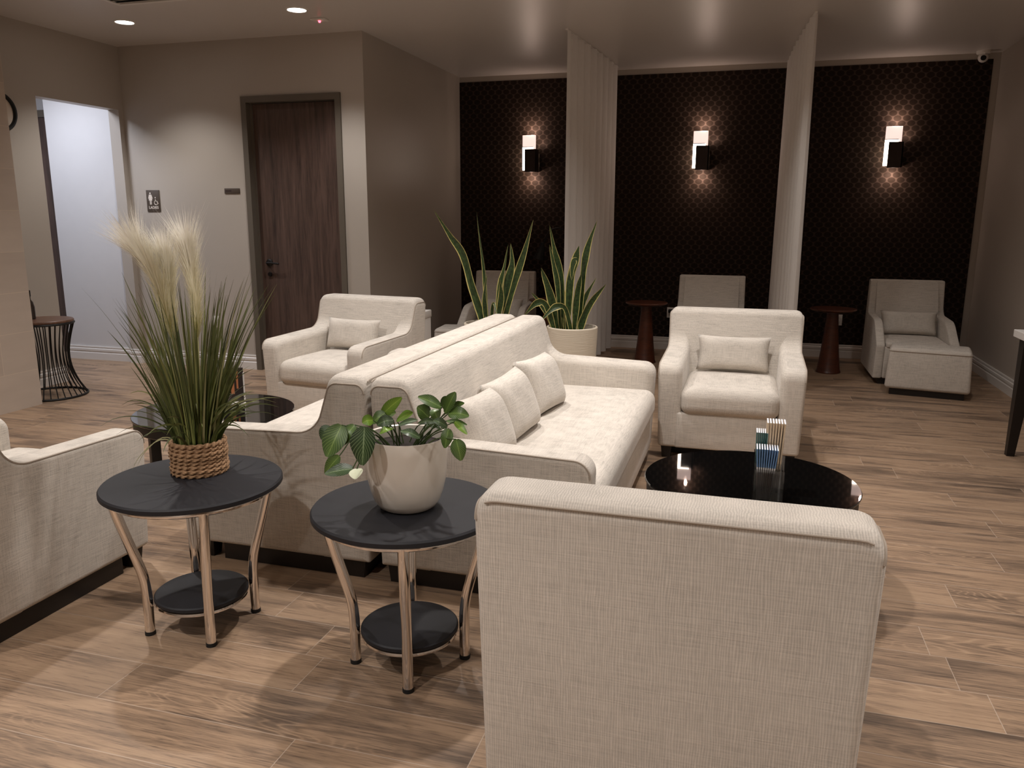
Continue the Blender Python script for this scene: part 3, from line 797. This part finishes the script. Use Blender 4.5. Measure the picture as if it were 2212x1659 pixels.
snake('snake plant on the right with the whole cream planter showing', -1.275, 6.02, .645, [
    ([(1250, 700), (1258, 610), (1268, 540), (1290, 476)], .055, .02, -.7),
    ([(1214, 700), (1214, 610), (1198, 540), (1187, 486)], .05, .05, .6),
    ([(1210, 700), (1205, 620), (1196, 570), (1187, 528)], .045, .0, .5),
    ([(1226, 700), (1232, 610), (1244, 560), (1251, 530)], .075, -.05, .1),
    ([(1206, 700), (1190, 640), (1169, 578)], .08, -.08, .2),
    ([(1256, 700), (1276, 655), (1310, 613)], .06, -.06, -.3),
    ([(1250, 700), (1262, 650), (1288, 600)], .035, .09, -.4),
    ([(1240, 700), (1247, 640), (1256, 590)], .06, -.02, .2),
    ([(1200, 704), (1176, 665), (1148, 632)], .05, -.02, .4),
    ([(1196, 704), (1180, 660), (1158, 655), (1132, 682)], .055, -.12, .3),
    ([(1236, 704), (1222, 668), (1203, 662), (1186, 674), (1168, 694)], .05, -.15, .2),
    ([(1222, 700), (1218, 650), (1206, 600)], .055, .06, .3),
    ([(1228, 700), (1224, 650), (1236, 615)], .04, .1, .4)])
# folded tip hanging on one leaf is a short pale ribbon
rt = [o for o in bpy.data.objects if o.name.startswith('snake_plant')][-1]
P = [at(x, y, 5.93) for x, y in ((1246, 560), (1241, 562), (1236, 580), (1235, 606))]
P = [Vector((p.x+1.275, p.y-6.02, p.z)) for p in P]
vs, fs, uvs = leaf_ribbon(P, .045, 5, (.1, -1, .1), .1, 0); mb = MB(); mb.add(vs, fs, uvs)
mb.build('leaf', SNAKE, rt, uv=True, ang=80)['label'] = 'folded leaf tip hanging down'

# white square bin behind the far armchair
t = thing('storage_box', 'white square box standing behind the armchair by the walnut door', 'box', (-2.70, 6.12, 0))
MB().rbox(-.15, .15, -.15, .15, 0, .64, .006, 2).build('box_body', WHITEP, t); MB().rbox(-.155, .155, -.155, .155, .64, .70, .006, 2).build('lid', WHITEP, t)

# pampas grass in rope basket
t = thing('pampas_arrangement', 'tall grass with three cream pampas plumes in a coiled rope pot', 'potted plant', (TA[0]-.038, TA[1]+.09, .556))
mb = MB(); RN, ps = 420, 12
for k in range(8):
    z = .0088+k*.0152; R = .093+.002*math.sin(k*1.7); vs = []; fs = []
    for i in range(RN):
        th = 2*PI*i/RN
        for j in range(ps):
            ph = 2*PI*j/ps; r = .0085*(1+.22*math.cos(3*ph-22*th+k))
            vs.append(Vector(((R+r*math.cos(ph))*math.cos(th), (R+r*math.cos(ph))*math.sin(th), z+r*math.sin(ph))))
    for i in range(RN):
        for j in range(ps):
            a, b = (i+1) % RN, (j+1) % ps; fs.append((i*ps+j, a*ps+j, a*ps+b, i*ps+b))
    mb.add(vs, fs)
mb.build('rope_pot', ROPE, t)
MB().lathe([(0, .002), (.090, .002), (.090, .112), (.086, .115), (0, .105)], 40).build('soil', SOIL, t)
rng = random.Random(5); mb = MB(); org = Vector((TA[0]-.038, TA[1]+.09, .556))
for i in range(330):
    a = rng.uniform(0, 2*PI); br = .075*math.sqrt(rng.random()); u = rng.random()
    L = rng.uniform(.28, .66)*(1.0 if u < .8 else .7); tilt = rng.uniform(.0, .33)*(1 if u < .8 else 1.6); curve = rng.uniform(.0, .22) if u < .88 else rng.uniform(.5, 1.1)
    if u >= .88: L = rng.uniform(.2, .36)
    ca, sa = math.cos(a), math.sin(a); p = Vector((br*ca, br*sa, .105)); pts = [p]; ang = tilt
    for k in range(7):
        ang += curve/7*(1+k*.25); p = p+Vector((math.sin(ang)*ca, math.sin(ang)*sa, math.cos(ang)))*(L/7); p.z = max(p.z, .012); pts.append(p)
    vs, fs, uvs = leaf_ribbon(pts, rng.uniform(.006, .0125), 2, (rng.uniform(-1, 1), -1, .2), .1, rng.uniform(-.6, .6), 'grass', rng.random()**1.6)
    mb.add(vs, fs, uvs)
for a, L in ((PI*1.15, .30), (PI*1.08, .25)):   # long bleached blade drooping over the rim
    pts = [Vector((.06*math.cos(a), .06*math.sin(a), .11)), Vector((.13*math.cos(a), .13*math.sin(a), .125)), Vector((.20*math.cos(a), .20*math.sin(a), .07)), Vector((.235*math.cos(a), .235*math.sin(a), .014))]
    vs, fs, uvs = leaf_ribbon(pts, .005, 4, (0, -1, .2), .1, 0, 'grass', 1.0); mb.add(vs, fs, uvs)
g = mb.build('grass_blades', GRASS, t, uv=True, ang=80); g['kind'] = 'stuff'
for si, (spine, spread) in enumerate((([(372, 735), (352, 650), (330, 590), (306, 552)], .058), ([(380, 735), (370, 660), (366, 610), (360, 572)], .05), ([(428, 735), (424, 660), (415, 600), (406, 548)], .055))):
    P = smooth_path([at(x, y, TA[1]+.09+(-.05, .03, .0)[si])-org for x, y in spine], 14); mb = MB(); N = len(P); rg = random.Random(si)
    root = Vector((P[0].x*.3, P[0].y*.3, .1))
    mb.tube(smooth_path([root, root.lerp(P[0], .5)+Vector((.004, 0, 0)), P[0], P[N//2], P[-1]], 4), .0018, 5)
    mb.uv = [(0, .1)]*len(mb.v)
    for q in range(1500):
        t0 = rg.random()**.95; i = min(N-2, int(t0*(N-1))); p = P[i].lerp(P[i+1], t0*(N-1)-i); tg = (P[i+1]-P[i]).normalized()
        a = rg.uniform(0, 2*PI); x = tg.cross(Vector((0, 1, 0))).normalized(); y = tg.cross(x); rad = (x*math.cos(a)+y*math.sin(a))
        env = spread*(.62+.55*min(1, t0*1.3))
        L = env*rg.uniform(.8, 1.5); out = rg.uniform(.25, .85)*(.75+.25*t0)
        e1 = p+(tg*.62+rad*out*.45)*L*.6; e2 = p+(tg*1.25+rad*out*.85)*L*1.05; e3 = p+(tg*1.65+rad*out*1.25)*L*1.2
        s = rad.cross(tg).normalized()*.0010
        col = (0, min(1, .05+t0*1.0+rg.uniform(-.1, .1)))
        mb.add([p-s, p+s, e1+s*.9, e1-s*.9, e2+s*.7, e2-s*.7, e3], [(0, 1, 2, 3), (3, 2, 4, 5), (5, 4, 6)], [col]*7)
    mb.build('plume', PLUME, t, uv=True, smooth=False)

# prayer plant in a white pot
t = thing('prayer_plant', 'trailing prayer plant with veined leaves in a glossy white pot', 'potted plant', (TB[0]+.005, TB[1]-.005, .556))
MB().lathe([(0, 0), (.078, 0), (.092, .008), (.106, .028), (.117, .06), (.126, .10), (.131, .15), (.133, .20), (.134, .236), (.132, .24), (.125, .238), (.123, .20), (0, .195)], 64).build('pot', CERAM, t)
MB().lathe([(0, .212), (.07, .21), (.1225, .204)], 40).build('soil', SOIL, t)
org = Vector((TB[0]+.005, TB[1]-.005, .556))
LV = [((787, 922), (782, 1005), 47, 2.10, 0), ((738, 918), (706, 987), 44, 2.16, 1), ((717, 924), (695, 950), 28, 2.20, 0), ((766, 918), (736, 964), 25, 2.18, 1), ((733, 985), (702, 1024), 24, 2.12, 1),
      ((762, 1012), (702, 1023), 25, 2.10, 0), ((771, 1012), (768, 1035), 24, 2.10, 3), ((824, 897), (868, 859), 22, 2.22, 2), ((832, 892), (802, 914), 24, 2.20, 1), ((850, 908), (814, 918), 21, 2.17, 0),
      ((857, 907), (892, 892), 21, 2.25, 2), ((862, 917), (902, 908), 16, 2.20, 0), ((848, 924), (820, 937), 13, 2.16, 2), ((806, 908), (783, 914), 20, 2.15, 2), ((953, 879), (903, 857), 23, 2.26, 1),
      ((955, 880), (971, 858), 19, 2.30, 1), ((961, 892), (984, 847), 23, 2.25, 1), ((973, 883), (1003, 871), 13, 2.28, 1), ((969, 893), (1013, 899), 24, 2.24, 1), ((927, 902), (901, 879), 29, 2.24, 1),
      ((946, 906), (936, 884), 24, 2.22, 1), ((965, 909), (1009, 918), 11, 2.26, 1), ((982, 911), (1009, 938), 12, 2.22, 2), ((942, 911), (903, 914), 11, 2.16, 0), ((966, 922), (936, 908), 16, 2.15, 0),
      ((969, 926), (961, 968), 21, 2.17, 1), ((985, 949), (996, 995), 26, 2.13, 1), ((907, 945), (866, 931), 17, 2.14, 0), ((835, 905), (855, 892), 18, 2.3, 1), ((920, 915), (950, 925), 14, 2.3, 0)]
rng = random.Random(9); st = MB(); VD = Vector((.28, -.75, .55))
for (b, e, w, Y, kd) in LV:
    B = at(b[0], b[1], Y)-org; T = at(e[0], e[1], Y-rng.uniform(.0, .05))-org
    wm = w/560; mid = B.lerp(T, .5)+VD*rng.uniform(.006, .016)
    vs, fs, uvs = leaf_ribbon([B, mid, T], wm, 8, VD+Vector((rng.uniform(-.3, .3), 0, rng.uniform(-.3, .3))), .10, rng.uniform(-.2, .2), 'oval')
    mb = MB(); mb.add(vs, fs, uvs); lf = mb.build('leaf', (MARD, MARM, MARL, PALEF)[kd], t, uv=True, ang=80)
    if kd == 3: lf['label'] = 'pale faded leaf'
    r0 = Vector((B.x*.35+rng.uniform(-.02, .02), B.y*.35, .205)); r0.x = max(-.07, min(.07, r0.x)); r0.y = max(-.07, min(.07, r0.y))
    k = r0.lerp(B, .5); k.z = max(k.z, .25)+.012; st.tube(smooth_path([r0, k, B], 5), .0019, 6)
st.build('stems', STEM, t)

# ------------------------------------------------------------------ things on the coffee tables
def m_leaflet(name, c0, c1, zc):
    t = NT(name); sx = t.n('SeparateXYZ', {0: t.coord()}); f = t.math('GREATER_THAN', sx.outputs[2], zc)
    tp = t.math('GREATER_THAN', t.n('SeparateXYZ', {0: t.n('NewGeometry').outputs['Normal']}).outputs[2], .6)
    c = t.mix(f, c0, c1); c = t.mix(tp, c, srgb(226, 230, 236)); t.bsdf(Base_Color=c, Roughness=.4); return t.m
LBLUE = m_leaflet('blue_white_leaflet', srgb(212, 208, 206), srgb(96, 132, 176), .125)
LGREEN = m_leaflet('green_leaflet', srgb(40, 84, 80), srgb(46, 96, 92), .1)
LTAN = m_leaflet('tan_booklet', srgb(214, 190, 158), srgb(216, 194, 164), .1)
hb = Vector((.125, 3.085, .434))
h_ = thing('brochure_holder', 'clear acrylic brochure holder on the right coffee table', 'brochure holder', hb)
M2 = MB(); x0, x1 = -.055, .055
M2.box(x0, x1, -.09, .09, 0, .003)
for y in (-.09, -.002, .087): M2.box(x0, x1, y, y+.003, .003, .12)
M2.box(x1-.003, x1, -.087, -.002, .003, .075).box(x1-.003, x1, .001, .087, .003, .10).box(x0, x0+.003, -.087, -.002, .003, .12).box(x0, x0+.003, .001, .087, .003, .15)
M2.build('acrylic_tray', ACRYL, h_, smooth=False)
def leaflet(name, label, group, mat, loc, w, hgt, ry, th=.0047):
    o = MB().box(-th/2, th/2, -w/2, w/2, 0, hgt).build(name, mat, None, smooth=False)
    o.location = loc; o.rotation_euler = (0, ry, 0); return tag(o, label, 'leaflet', group)
for k in range(9):
    leaflet('leaflet', 'blue-topped white leaflet fanned in the near pocket of the brochure holder', 'blue-topped leaflets in the near pocket', LBLUE, (hb.x-.036+.0052*k, hb.y-.045, hb.z+.004), .078, .195, math.radians(-3.5+1.2*k))
for k in range(6):
    leaflet('leaflet', 'dark green leaflet in the far left pocket of the brochure holder', 'green leaflets in the far pocket', LGREEN, (hb.x-.046+.0055*k, hb.y+.040, hb.z+.004), .07, .235, math.radians(-1+.5*k))
for k in range(7):
    o = leaflet('booklet', 'tan booklet in the far right pocket of the brochure holder' if k < 6 else 'tan booklet with dark round emblem facing right in the brochure holder', 'tan booklets in the far pocket' if k < 6 else None, LTAN, (hb.x-.008+.0075*k, hb.y+.046, hb.z+.004), .076, .275, math.radians(.6*k-1), .006)
MY = Matrix.Rotation(PI/2, 4, 'Y')
MB().lathe([(.0, 0), (.030, 0), (.030, .0012), (0, .0012)], 32, (.0031, 0, .19), MY).build('round_emblem', simple('maroon_ink', srgb(70, 18, 12), .5), o)
MB().lathe([(.0, 0), (.013, 0), (.013, .0022), (0, .0022)], 24, (.0031, .0, .188), MY).build('emblem_center', simple('orange_ink', srgb(226, 150, 110), .5), o)

t = thing('sign_holder', 'dark upright card with copper print and white edge on the left coffee table', 'sign', (-2.76, 3.80, .434), math.radians(35))
MB().rbox(-.06, .06, -.004, .004, .004, .20, .002, 1).build('card', simple('dark_card', srgb(40, 28, 24), .4), t)
MB().box(.056, .064, -.007, .007, 0, .17).box(-.06, .064, -.05, .05, 0, .005).build('clear_frame', WHITEP, t, smooth=False)
MB().box(-.01, .008, -.0055, -.004, .05, .16).box(.02, .03, -.0055, -.004, .08, .18).build('copper_print', simple('copper_ink', srgb(206, 134, 92), .35, .4), t, smooth=False)

# ------------------------------------------------------------------ wall and ceiling fixtures
def text_mesh(txt, size, mat, parent, name, loc, rot):
    cu = bpy.data.curves.new('txt', 'FONT'); cu.body = txt; cu.size = size; cu.align_x = 'CENTER'; cu.align_y = 'CENTER'; cu.extrude = .0008; cu.offset = .0006
    to = bpy.data.objects.new('txt', cu); C.objects.link(to)
    dg = bpy.context.evaluated_depsgraph_get(); me = bpy.data.meshes.new_from_object(to.evaluated_get(dg))
    bpy.data.objects.remove(to); me.materials.clear(); me.materials.append(mat)
    o = bpy.data.objects.new(name, me); C.objects.link(o); o.parent = parent; o.location = loc; o.rotation_euler = rot; return o
SIGNB = simple('brown_sign_plastic', srgb(74, 62, 52), .5); IVORY = simple('ivory_sign_print', srgb(222, 212, 202), .5)
a = at(313, 407, YD); b = at(351, 461, YD); cx, cz = (a.x+b.x)/2, (a.z+b.z)/2; sw, sh = .152, .205
sg = thing('restroom_sign', 'brown restroom sign reading LADIES with woman and wheelchair symbols', 'sign', (cx, YD, cz))
MB().rbox(-sw/2, sw/2, -.008, 0, -sh/2, sh/2, .003, 2).build('sign_plate', SIGNB, sg)
R_ = (PI/2, 0, 0)
text_mesh('LADIES', .036, IVORY, sg, 'lettering', (.002, -.0085, -.064), R_)
mb = MB()
def flat(poly): 
    N = len(poly); vs = [Vector((x, y, z)) for y in (-.0095, -.008) for x, z in poly]
    mb.add(vs, [tuple(range(N)), tuple(range(2*N-1, N-1, -1))]+[(i, (i+1) % N, N+(i+1) % N, N+i) for i in range(N)])
X0, Z0 = -.028, .02
flat([(X0+.0085*math.cos(2*PI*k/16), Z0+.052+.0085*math.sin(2*PI*k/16)) for k in range(16)])
flat([(X0-.014, Z0+.040), (X0+.014, Z0+.040), (X0+.026, Z0+.002), (X0+.020, Z0), (X0+.013, Z0+.022), (X0+.020, Z0-.016), (X0+.010, Z0-.016), (X0+.010, Z0-.055), (X0+.002, Z0-.055), (X0+.002, Z0-.016), (X0-.002, Z0-.016), (X0-.002, Z0-.055), (X0-.010, Z0-.055), (X0-.010, Z0-.016), (X0-.020, Z0-.016), (X0-.013, Z0+.022), (X0-.020, Z0), (X0-.026, Z0+.002)])
mb.build('woman_symbol', IVORY, sg, smooth=False)
mb = MB(); X1, Z1 = .034, -.006
mb.tube([(X1+.020*math.cos(a), -.009, Z1-.012+.020*math.sin(a)) for a in [math.radians(d) for d in range(105, 370, 12)]], .0034, 6)
mb.tube([(X1-.006, -.009, Z1+.024), (X1-.004, -.009, Z1+.004), (X1+.013, -.009, Z1+.002), (X1+.020, -.009, Z1-.022), (X1+.028, -.009, Z1-.020)], .0036, 6)
mb.lathe([(0, 0), (.0062, 0), (.0062, .0016), (0, .0016)], 16, (X1-.006, -.008, Z1+.037), Mx)
mb.build('wheelchair_symbol', IVORY, sg)
a = at(482, 407, YD); b = at(522, 418, YD)
sg2 = thing('name_plate', 'narrow blank brown name plate left of the walnut door', 'sign', ((a.x+b.x)/2, YD, (a.z+b.z)/2))
MB().rbox(-.082, .082, -.008, .002, -.024, .024, .002, 2).build('plate', SIGNB, sg2)
MB().box(-.07, -.005, -.0088, -.008, -.006, .008).build('insert_strip', simple('darker_brown_insert', srgb(50, 34, 30), .5), sg2, smooth=False)

def outlet(p, label, wall_y, plug=False):
    t = thing('wall_outlet', label, 'wall outlet', (p.x, wall_y, p.z), 0, 'wall outlets')
    f = MB().rbox(-.037, .037, -.006, 0, -.058, .058, .002, 2).build('cover_plate', WHITEP, t)
    for z in (.022, -.022):
        MB().rbox(-.016, .016, -.0085, -.005, z-.014, z+.014, .003, 2).build('socket', simple('socket_white', srgb(205, 200, 194), .4), f)
    if plug: MB().rbox(-.02, .03, -.055, -.008, .0, .04, .006, 2).build('plug', BLACKM, t)
    return t
outlet(at(467, 695, YD), 'white wall outlet behind the grass, left of the walnut door', YD)
outlet(at(1448, 675, YB), 'white wall outlet with black plug right of the middle cone table', YB, True)
outlet(at(1811, 691, YB), 'white wall outlet below the edge of the right cone table', YB)

LENS = simple('downlight_lens', (1, 1, 1, 1), .4, emis=(1, .93, .86, 1), es=14)
def downlight(x, y, label):
    t = thing('downlight', label, 'ceiling light', (x, y, CZ), 0, 'recessed ceiling lights')
    MB().lathe([(.070, 0), (.073, -.005), (.085, -.004), (.088, 0)], 40).build('trim_ring', WHITEP, t)
    MB().lathe([(0, -.002), (.070, -.002), (.070, -.0005), (0, -.0005)], 40).build('lens', LENS, t)
    return t
downlight(-5.05, 5.86, 'lit recessed ceiling light above the hallway opening')
downlight(-3.46, 5.88, 'lit recessed ceiling light beside the ceiling alarm')

t = thing('ceiling_alarm', 'small white ceiling alarm with a glowing red light', 'smoke alarm', (-3.44, 6.19, CZ))
MB().rbox(-.062, .062, -.045, .045, -.014, 0, .004, 2).build('housing', WHITEP, t)
MB().lathe([(0, -.03), (.008, -.027), (.012, -.014), (0, -.013)], 20).build('indicator', simple('red_led', (1, .1, .12, 1), .4, emis=(1, .08, .12, 1), es=6), t)
t = thing('air_vent', 'white slatted ceiling air vent at the top picture edge', 'air vent', (-4.37, 5.08, CZ))
MB().box(-.30, .30, -.30, -.265, -.012, 0).box(-.30, .30, .265, .30, -.012, 0).box(-.30, -.265, -.265, .265, -.012, 0).box(.265, .30, -.265, .265, -.012, 0).build('frame', WHITEP, t, smooth=False)
MB().box(-.265, .265, -.265, .265, -.002, 0).build('dark_duct', RUB, t, smooth=False)
for k in range(9):
    MB().box(-.265, .265, -.012, .012, -.001, .001, Matrix.Translation((0, -.235+.0587*k, -.007)) @ Matrix.Rotation(.5, 4, 'X')).build('slat', WHITEP, t, smooth=False)

t = thing('security_camera', 'white turret security camera high in the right back corner', 'security camera', (2.03, 9.0, CZ))
MB().lathe([(0, -.03), (.052, -.03), (.06, -.024), (.062, 0), (0, 0)], 32).build('mount_base', WHITEP, t)
MB().lathe([(0, -.105)]+[(.045*math.sin(a), -.06-.045*math.cos(a)) for a in [PI*k/14 for k in range(1, 12)]]+[(.036, -.028)], 32).build('camera_ball', WHITEP, t)
MB().lathe([(0, 0), (.02, 0), (.024, -.006), (.024, -.02), (0, -.02)], 24, (-.008, -.036, -.075), Matrix.Rotation(math.radians(-115), 4, 'X')).build('lens', RUB, t)

t = thing('wall_clock', 'round wall clock with thick black rim, half hidden by the tiled column', 'clock', (XL, 5.285, 2.285))
Myy = Matrix.Rotation(PI/2, 4, 'Y')
MB().lathe([(.125, 0), (.125, .02), (.132, .035), (.145, .035), (.155, .022), (.155, 0)], 48, (0, 0, 0), Myy).build('rim', RUB, t)
MB().lathe([(0, .012), (.127, .012), (.127, .0), (0, 0)], 48, (0, 0, 0), Myy).build('dial', simple('clock_dial', srgb(206, 192, 176), .5), t)
MB().box(.013, .016, -.004, .004, -.01, .085, Matrix.Rotation(-.6, 4, 'X')).box(.016, .018, -.005, .005, -.01, .06, Matrix.Rotation(-2.2, 4, 'X')).build('hand', RUB, t, smooth=False)

# black gooseneck lamp partly behind the left curtain
t = thing('gooseneck_lamp', 'black gooseneck floor lamp half behind the left curtain', 'floor lamp', (-1.90, 8.55, 0))
a = at(1166, 556, 8.55); b = at(1214, 490, 8.55); rel = lambda p: Vector((p.x+1.90, 0, p.z))
MB().lathe([(0, 0), (.11, 0), (.11, .015), (.015, .022), (0, .022)], 32).build('lamp_base', BLACKM, t)
MB().tube(smooth_path([(0, 0, .02), (0, 0, .7), (0, 0, 1.25), (-.05, 0, 1.345), (-.13, 0, 1.345), rel(at(1184, 503, 8.55)), rel(at(1174, 528, 8.55))], 6), .008, 8).build('gooseneck', BLACKM, t)
p0 = rel(at(1173, 524, 8.55)); p1 = rel(at(1164, 560, 8.55)); dv = (p1-p0).normalized(); L = (p1-p0).length
MB().lathe([(0, 0), (.018, 0), (.028, L*.25), (.062, L), (.058, L), (.024, L*.27), (0, .012)], 28, p0, Vector((0, 0, 1)).rotation_difference(dv).to_matrix().to_4x4()).build('lamp_shade', BLACKM, t)

# ------------------------------------------------------------------ lights
def spot(x, y, e, col=(1, .86, .72), size=95, blend=.6, rad=.05, z=CZ-.02):
    l = bpy.data.lights.new('ceiling_or_fill_lamp', 'SPOT'); l.energy = e; l.color = col; l.spot_size = math.radians(size); l.spot_blend = blend; l.shadow_soft_size = rad
    o = bpy.data.objects.new('ceiling_or_fill_lamp', l); C.objects.link(o); o.location = (x, y, z); return o
WARM = (1, .945, .90)
for x, e in ((-5.05, 80), (-3.46, 92)): spot(x, 5.87, e, (1, .97, .95), 112, .7)
for x, y, e in ((-.9, 3.1, 170), (-3.4, 3.5, 190), (-1.9, 4.6, 130), (-.1, 4.4, 140), (1.5, 2.3, 125), (-.28, 6.1, 75), (1.3, 6.1, 48), (-3.2, .6, 165), (-1.5, .3, 170), (-.5, -1.0, 165), (1.3, .6, 95)):  # unseen downlights; those in the foreground and behind the camera are added fill
    spot(x, y, e, WARM, 135, 1.0)
l = bpy.data.lights.new('hall_lamp', 'AREA'); l.energy = 31; l.color = (.82, .87, 1.0); l.size = .5
o = bpy.data.objects.new('hall_lamp', l); C.objects.link(o); o.location = (-6.4, 5.7, 2.78)
w = bpy.data.worlds.new('world'); bpy.context.scene.world = w; w.use_nodes = True
w.node_tree.nodes['Background'].inputs[0].default_value = (.02, .017, .015, 1)

sc = bpy.context.scene
sc.view_settings.view_transform = 'Standard'; sc.view_settings.look = 'None'; sc.view_settings.exposure = 0
try:
    sc.cycles.use_denoising = True; sc.cycles.max_bounces = 7; sc.cycles.diffuse_bounces = 4; sc.cycles.glossy_bounces = 3; sc.cycles.use_adaptive_sampling = True; sc.cycles.adaptive_threshold = .035; sc.cycles.sample_clamp_indirect = 6
    sc.cycles.caustics_reflective = False; sc.cycles.caustics_refractive = False
except Exception: pass
